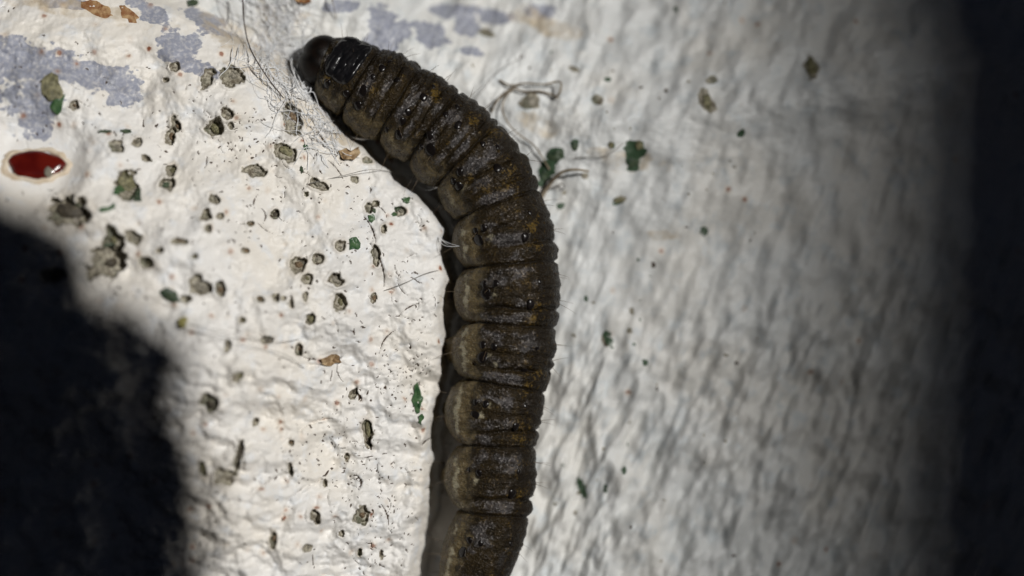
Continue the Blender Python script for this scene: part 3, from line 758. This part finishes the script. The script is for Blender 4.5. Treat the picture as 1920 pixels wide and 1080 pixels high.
# black neck shield: a plate following the first segment's back
def patch(name, u0, u1, t0, t1, off, mat, edge=0.25):
    ui = np.where((su >= u0) & (su <= u1))[0]; tj = np.arange(int(t0/360*NV), int(t1/360*NV)+1)
    g = vflat.reshape(NU, NV, 3)[ui][:, tj % NV]; gn = vn.reshape(NU, NV, 3)[ui][:, tj % NV]
    a = np.linspace(-1, 1, len(ui))[:, None]; b = np.linspace(-1, 1, len(tj))[None, :]
    m = np.maximum(np.abs(a), np.abs(b)); e = 1-sstep(1-edge, 1.0, np.sqrt(np.clip(np.abs(a)**4+np.abs(b)**4, 0, 1)))
    bumpy = 0.04*fbm(np.broadcast_to(a*2.5, m.shape), np.broadcast_to(b*3, m.shape), 81, 2)
    V = g+gn*((off+bumpy)*e-0.04*(1-e))[..., None]
    nu, nv = m.shape; i = np.arange(nu-1)[:, None]*nv; j = np.arange(nv-1)[None, :]
    f = np.stack([i+j, i+j+1, i+nv+j+1, i+nv+j], -1).reshape(-1, 4)
    return obj(name, np_mesh(name, V.reshape(-1, 3), f), mat, cat)
patch('neck_shield', s_of(612,118), s_of(668,150), 18, 112, 0.12, M_SHIELD)
# head capsule: two lobes, tucked down towards the wall
def head():
    c = Vector((*px2w(601, 111), 0)); cxm, czm = c.x, c.y
    bm = bmesh.new(); bmesh.ops.create_uvsphere(bm, u_segments=48, v_segments=32, radius=1.0)
    d = Vector((-0.93, 0.10, 0.36)).normalized()       # forward (left, into the wall)
    side = Vector((0.34, 0.0, 0.94)); side = (side-d*side.dot(d)).normalized(); upv = d.cross(side)
    for v in bm.verts:
        x, y, z = v.co
        groove = 0.10*math.exp(-(z/0.16)**2)*max(0, y*0.5+0.5)
        s = 1-groove
        wp = d*(y*1.24*s)+side*(z*1.46*s)+upv*(x*1.42*s)
        v.co = (Vector((cxm, 0.75, czm))+wp)*MM
    for f in bm.faces: f.smooth = True
    bmesh.ops.recalc_face_normals(bm, faces=bm.faces)
    me = bpy.data.meshes.new('head'); bm.to_mesh(me); bm.free()
    return obj('head', me, M_HEADCAP, cat)
head()
# bristles
paths = []
for i in range(1, len(BOUND)-1):
    for sfrac, th in [(0.2, -2), (0.2, 20), (0.55, 3), (0.55, 60), (0.58, 14), (0.4, 118), (0.5, 165), (0.6, 190), (0.35, 178)]:
        u = BOUND[i]+(sfrac+random.uniform(-.05, .05))*(BOUND[i+1]-BOUND[i])
        a = int(np.argmin(np.abs(su-u))); b = int(((th+random.uniform(-5, 5)) % 360)/360*NV) % NV
        p = BV[a, b]; nn = vn.reshape(NU, NV, 3)[a, b].astype(float)
        L = random.uniform(0.55, 1.1); dirv = nn+0.35*np.array([0, 0, random.uniform(-1, .4)]); dirv /= np.linalg.norm(dirv)
        t = np.linspace(-0.05, 1, 7)[:, None]
        pts = p+dirv*t*L+np.array([0, 0.12, -0.12])*t*t*L
        paths.append((pts, np.linspace(0.014, 0.005, 7)))
V, F = tube(paths, 4)
obj('bristles', np_mesh('bristles', V, F), M_SETA, cat)

# ------------------------------------------------------------------ fibres
def wall_path(pxs, lift, n=10):
    """pixel polyline with per-point lift above the wall (mm) -> 3-D curve"""
    P = []
    for (px, py), l in zip(pxs, lift if hasattr(lift, '__len__') else [lift]*len(pxs)):
        x, z, h = on_wall(px, py); k = (CAM_D-h-l)/(CAM_D-h)
        P.append((x*k, -(h+l), z*k))
    return catmull(P, n)
def fibre(name, paths, mat, label, cat_, group=None, kind=None, sides=6):
    V, F = tube(paths, sides); c = V[0].copy()
    o = obj(name, np_mesh(name, V-c, F), mat); o.location = Vector(c)*MM
    tag(o, label, cat_, group, kind); return o
# dark hair stuck in the web, root fibres on the right wall
P = wall_path([(455,-20),(456,22),(459,50),(466,82),(480,112),(502,146),(522,172),(542,196)], [1.6,1.5,1.5,1.4,1.2,0.8,0.4,0.1])
fibre('dark_hair', [(P, np.linspace(0.045, 0.030, len(P)))], M_HAIR, 'single dark curved hair stuck in the white web left of the head', 'hair')
P = wall_path([(620,-16),(624,4),(630,34)], [0.9,0.7,0.1])
fibre('brown_hair', [(P, np.linspace(0.03, 0.02, len(P)))], M_ROOT, 'short brown hair above the caterpillar head', 'hair')
P1 = wall_path([(936,150),(958,160),(985,156),(1020,158),(1046,153),(1052,158),(1050,172),(1042,184)], [0.1,0.35,0.5,0.6,0.7,0.7,0.5,0.2])
P2 = wall_path([(1046,182),(1030,176),(1010,171),(985,172),(962,166),(945,176),(930,192),(922,210)], [0.2,0.3,0.3,0.3,0.35,0.4,0.4,0.1])
P3 = wall_path([(962,168),(948,182),(942,205),(952,230),(970,250),(1000,272),(1015,292),(1030,318)], [0.3,0.4,0.5,0.5,0.4,0.3,0.3,0.1])
fibre('dry_rootlet', [(P1, 0.055), (P2, 0.06), (P3, 0.05)], M_ROOT, 'looped dry rootlet beside the caterpillar back on the right wall', 'rootlet')
P = wall_path([(1014,372),(1026,352),(1040,334),(1056,322),(1078,318),(1104,321)], [0.1,0.4,0.7,0.9,1.0,0.6])
fibre('dry_twig', [(P, np.interp(np.linspace(0, 1, len(P)), [0, .4, 1], [0.13, 0.11, 0.06]))], M_ROOT, 'thicker bent brown root stub next to the green paint flecks', 'root')
P = wall_path([(1022,362),(1034,352),(1046,350),(1052,344),(1058,350),(1052,357)], [0.1,0.2,0.3,0.3,0.3,0.1])
fibre('grey_fibre', [(P, 0.03)], M_HAIR, 'tiny curled dark fibre below the bent root stub', 'fibre')
P = wall_path([(1076,296),(1110,294),(1140,290),(1170,268)], [0.2,0.3,0.3,0.1])
fibre('grey_fibre', [(P, 0.028)], M_THREAD, 'thin straight grey fibre between green flecks on the right wall', 'fibre')
P = wall_path([(890,188),(912,160),(940,130),(985,104)], [0.2,0.5,0.5,0.1])
fibre('grey_fibre', [(P, 0.018)], M_THREAD, 'thin pale fibre rising from the caterpillar back to a rust speck', 'fibre')
# long threads across the left wall
for pts, lb in [([(336,604),(400,617),(470,632),(530,640),(560,636)], 'upper of two straight grey threads leaving the shadow across the white wall'),
                ([(345,618),(420,634),(500,655),(540,668),(570,690)], 'lower of two straight grey threads leaving the shadow across the white wall'),
                ([(720,545),(760,530),(800,512),(835,505)], 'fine slanting thread near the wall edge beside the middle of the body'),
                ([(575,345),(640,330),(700,318),(760,330),(822,352)], 'loose fine thread along the wall edge under the upper body')]:
    P = wall_path(pts, [0.1]+[0.5]*(len(pts)-2)+[0.1])
    fibre('grey_thread', [(P, 0.019)], M_THREAD, lb, 'thread')
# silk strands joining wall and caterpillar
for a, b, lb in [((782,338),(820,352),'short white silk strand reaching from the wall to the caterpillar side'), ((822,444),(862,462),'pale silk strand from the wall edge to a pale body lobe'), ((655,255),(690,262),'white silk strand over the dark gap below the thorax')]:
    x, z, h = on_wall(*a); q, nq = on_body(*b)
    p0 = np.array([x, -h-0.02, z]); p1 = np.array(q); t = np.linspace(0, 1, 14)[:, None]
    ps = []
    for j in range(3):
        off = RNG.normal(0, 0.12, 3)
        ps.append((p0+(p1-p0)*t+off*np.sin(np.pi*t)+np.array([0, 0, -0.12])*np.sin(np.pi*t), 0.016))
    fibre('silk_strand', ps, M_SILK, lb, 'silk')
# the fluffy web in front of the head
def web():
    paths = []
    guide = [(520,-15),(540,20),(545,60),(548,100),(552,140),(565,180),(590,215),(610,240),(630,265),(500,30),(470,10),(490,70),(520,120),(530,160),(560,30),(500,110)]
    for n in range(430):
        gx, gy = random.choice(guide); px = gx+random.gauss(0, 20); py = gy+random.gauss(0, 18)
        ang = random.gauss(0.95, 0.45) if random.random() < .65 else random.uniform(0, 6.28)
        L = random.choice([22, 34, 50, 70, 100, 130]); m = 7
        px -= math.cos(ang)*L*0.5; py -= math.sin(ang)*L*0.5
        pts = []; lf = []; l0 = abs(random.gauss(0.0, 0.22)); cu = random.gauss(0, 0.10)
        for i in range(m):
            pts.append((px, py)); lf.append(0.03+l0*math.sin(math.pi*i/(m-1))+0.05*random.random())
            ang += cu+random.gauss(0, 0.28); px += math.cos(ang)*L/m; py += math.sin(ang)*L/m
        if left_px(*pts[3]) < -1.2 and pts[3][0] > 560: continue
        paths.append((wall_path(pts, lf, 4), random.uniform(0.010, 0.027)))
    V, F = tube(paths, 3); c = V[0].copy()
    o = obj('silk_web', np_mesh('silk_web', V-c, F), M_SILK); o.location = Vector(c)*MM
    tag(o, 'fluffy tangle of white silk fibres along the wall edge at the head', 'web', kind='stuff')
web()
def curls():
    paths = []
    for pts in [[(557,92),(562,110),(556,125),(566,130),(572,140),(570,165)],[(548,120),(558,140),(565,155),(574,165),(578,160),(572,152),(566,160),(576,172)],[(560,100),(568,96),(572,130),(573,165)],[(565,180),(585,172),(592,182),(598,200),(606,215)],
                [(540,130),(552,150),(560,170),(580,190)],[(552,95),(546,120),(556,150),(566,170)],[(600,205),(612,222),(622,240),(640,252)],[(535,105),(548,118),(552,140),(548,160)],[(575,168),(583,165),(580,174),(572,176)]]:
        l = [0.05]+[random.uniform(.5, 1.4) for _ in pts[2:]]+[0.1]
        paths.append((wall_path(pts, l, 8), random.uniform(0.022, 0.036)))
    V, F = tube(paths, 5); c = V[0].copy()
    o = obj('silk_curls', np_mesh('silk_curls', V-c, F), M_SILK); o.location = Vector(c)*MM
    tag(o, 'thick curly white silk fibres touching the front of the head', 'web')
curls()
# scraps of debris
def scrap(name, pts, mat, label, lift, curl):
    me, loc = flake_mesh(name, pts, mat, lift=lift, thick=0.06, curl=curl, rough=3)
    o = bpy.data.objects.new(name, me); link(o); o.location = loc; tag(o, label, 'debris'); return o
scrap('dry_flake', [(636,284),(650,278),(660,284),(672,274),(676,286),(664,300),(650,300),(640,294)], M_TAN, 'small pale tan dry flake on the wall edge under the thorax', 0.2, 0.25)
scrap('dry_flake', [(604,672),(622,664),(636,668),(640,680),(622,686),(606,682)], M_TAN, 'brown debris scrap caught in a crack below the grey threads', 0.15, 0.15)
scrap('orange_flake', [(553,-8),(566,-10),(582,-8),(584,4),(566,6),(556,4)], M_RUST, 'orange flake at the top of the web above the head', 0.4, 0.1)
scrap('yellow_scrap', [(334,600),(344,594),(352,600),(350,612),(340,614)], simple('yellow_green_scrap', (0.30, 0.27, 0.08), (0.42, 0.38, 0.14), 2, 0.5, 0.03, 6), 'yellow-green scrap on the edge of the dark shadow', 0.25, 0.1)

# ------------------------------------------------------------------ the photographer's camera, behind the viewpoint: its shadow falls on the lower left
def camera_thing():
    root = bpy.data.objects.new('compact_camera', None); link(root); root.location = Vector((0, -310, 0))*MM
    tag(root, 'black compact camera facing the wall, casting the shadow on its lower left', 'camera')
    # outline x,z in mm (front view from the wall's side), right edge is shaped to cast the shadow's outline
    edge = [(99.8,33),(99.0,45),(98.0,51.5),(97.1,54.6),(94.8,55.9),(93.2,57.5),(91.1,59.7),(88.1,62.9),(82,65.6)]
    edge = [(x+65.6+0.7*math.sin(i*2.3), z+32.8+0.6*math.cos(i*3.1)) for i, (x, z) in enumerate(edge)]
    out = [(-52,-62),(120,-62),(150,-40),(162,0),(165,35)]+edge+[(120,104),(60,96),(30,92),(-30,88),(-50,80),(-56,60),(-58,-40)]
    cm = catmull(out+[out[0]], 5)[:-1]; n = len(cm)
    V = []; F = []
    for y, f in [(-22, 0.93), (-18, 0.985), (-8, 1.0), (10, 1.0), (16, 0.985), (18, 0.95)]:
        c0 = cm.mean(0)
        for p in cm: V.append((c0[0]+(p[0]-c0[0])*f, y, c0[1]+(p[1]-c0[1])*f))
    for r in range(5):
        for i in range(n): F.append((r*n+i, r*n+(i+1) % n, (r+1)*n+(i+1) % n, (r+1)*n+i))
    F.append(tuple(range(n))); F.append(tuple(range(5*n, 6*n)))
    me = bpy.data.meshes.new('camera_body'); me.from_pydata([Vector(v)*MM for v in V], [], F); me.update()
    bm = bmesh.new(); bm.from_mesh(me); bmesh.ops.recalc_face_normals(bm, faces=bm.faces); bm.to_mesh(me); bm.free()
    obj('camera_body', me, M_BLACK, root)
    def lathe(name, prof, mat):
        N = 48; V = []; F = []
        for r, y in prof:
            for i in range(N): a = i*2*math.pi/N; V.append((r*math.cos(a), y, r*math.sin(a)))
        for k2 in range(len(prof)-1):
            for i in range(N): F.append((k2*N+i, k2*N+(i+1) % N, (k2+1)*N+(i+1) % N, (k2+1)*N+i))
        me = bpy.data.meshes.new(name); me.from_pydata([Vector(v)*MM for v in V], [], F); me.update()
        bm = bmesh.new(); bm.from_mesh(me); bmesh.ops.recalc_face_normals(bm, faces=bm.faces); bm.to_mesh(me); bm.free()
        return obj(name, me, mat, root)
    lathe('lens_barrel', [(34, 15), (34, 40), (31, 42), (31, 90), (30, 92), (22, 92), (21, 88), (21, 80)], M_BLACK)
    lathe('lens_glass', [(22, 80), (15, 83), (8, 84.5), (0.1, 85)], M_LENSGLASS)
    lathe('shutter_ring', [(38, 14), (38, 30), (36, 31), (33.5, 31)], M_BLACK)
camera_thing()

# ------------------------------------------------------------------ unseen post added towards the sun to darken the right of the wall
def shade_post():
    d = 1850.0; w = 0.20
    c = Vector((px2w(1612, 540)[0], 4.0, 0.0))+SUN_PIC*d             # a point of the shade's edge, carried towards the sun
    axis = Vector((0.06, 0.0, 1.0)); axis = (axis-SUN_PIC*axis.dot(SUN_PIC)).normalized()
    side = axis.cross(-SUN_PIC); side = side if side.x > 0 else -side
    zc = axis; xc = side; yc = zc.cross(xc)
    Rm = Matrix((xc, yc, zc)).transposed().to_4x4()
    root = bpy.data.objects.new('added_shade_post', None); link(root)
    root.matrix_world = WORLD @ Matrix.Translation(c*MM+side*(w*0.5)-axis*1.7) @ Rm
    bm = bmesh.new(); bmesh.ops.create_cube(bm, size=1.0)
    bmesh.ops.scale(bm, vec=(w, w, 3.4), verts=bm.verts)
    bmesh.ops.bevel(bm, geom=list(bm.edges), offset=0.004, segments=2, affect='EDGES')
    me = bpy.data.meshes.new('post_shaft'); bm.to_mesh(me); bm.free()
    ob = obj('post_shaft', me, simple('weathered_wood', (0.10, 0.085, 0.07), (0.20, 0.17, 0.14), 0.05, 0.8, 0.3, 0.2), root)
    ob.location = (0, 0, 1.7)
    bm = bmesh.new(); bmesh.ops.create_cone(bm, cap_ends=True, segments=4, radius1=0.12, radius2=0.02, depth=0.07)
    me = bpy.data.meshes.new('post_cap'); bm.to_mesh(me); bm.free()
    cp = obj('post_cap', me, ob.data.materials[0], root); cp.location = (0, 0, 3.435); cp.rotation_euler = (0, 0, math.pi/4)
    for off, wd in [(-1.0, 1.6), (-3.0, 1.6), (-5.6, 1.8), (-8.6, 1.8)]:      # thin rods added to soften the edge of the shade
        bm = bmesh.new(); bmesh.ops.create_cone(bm, cap_ends=True, segments=8, radius1=wd*0.5*MM, radius2=wd*0.5*MM, depth=3.3)
        me = bpy.data.meshes.new('shade_rod'); bm.to_mesh(me); bm.free()
        rd = obj('shade_rod', me, M_ROOT, root); rd.location = (-w*0.5+off*MM, 0, 1.7)
    for zz in (0.25, 1.2, 2.2, 3.15):
        bm = bmesh.new(); bmesh.ops.create_cube(bm, size=1.0); bmesh.ops.scale(bm, vec=(0.03, 0.004, 0.004), verts=bm.verts)
        me = bpy.data.meshes.new('rod_tie'); bm.to_mesh(me); bm.free()
        te = obj('rod_tie', me, M_ROOT, root); te.location = (-w*0.5+0.0045, 0, zz)
    tag(root, 'unseen square wooden post added between the wall and the sun to shade the right wall', 'post')
for o in list(scene.collection.objects):
    if o.parent is None and o.type not in {'CAMERA', 'LIGHT'}:
        o.matrix_basis = WORLD @ o.matrix_basis
shade_post()
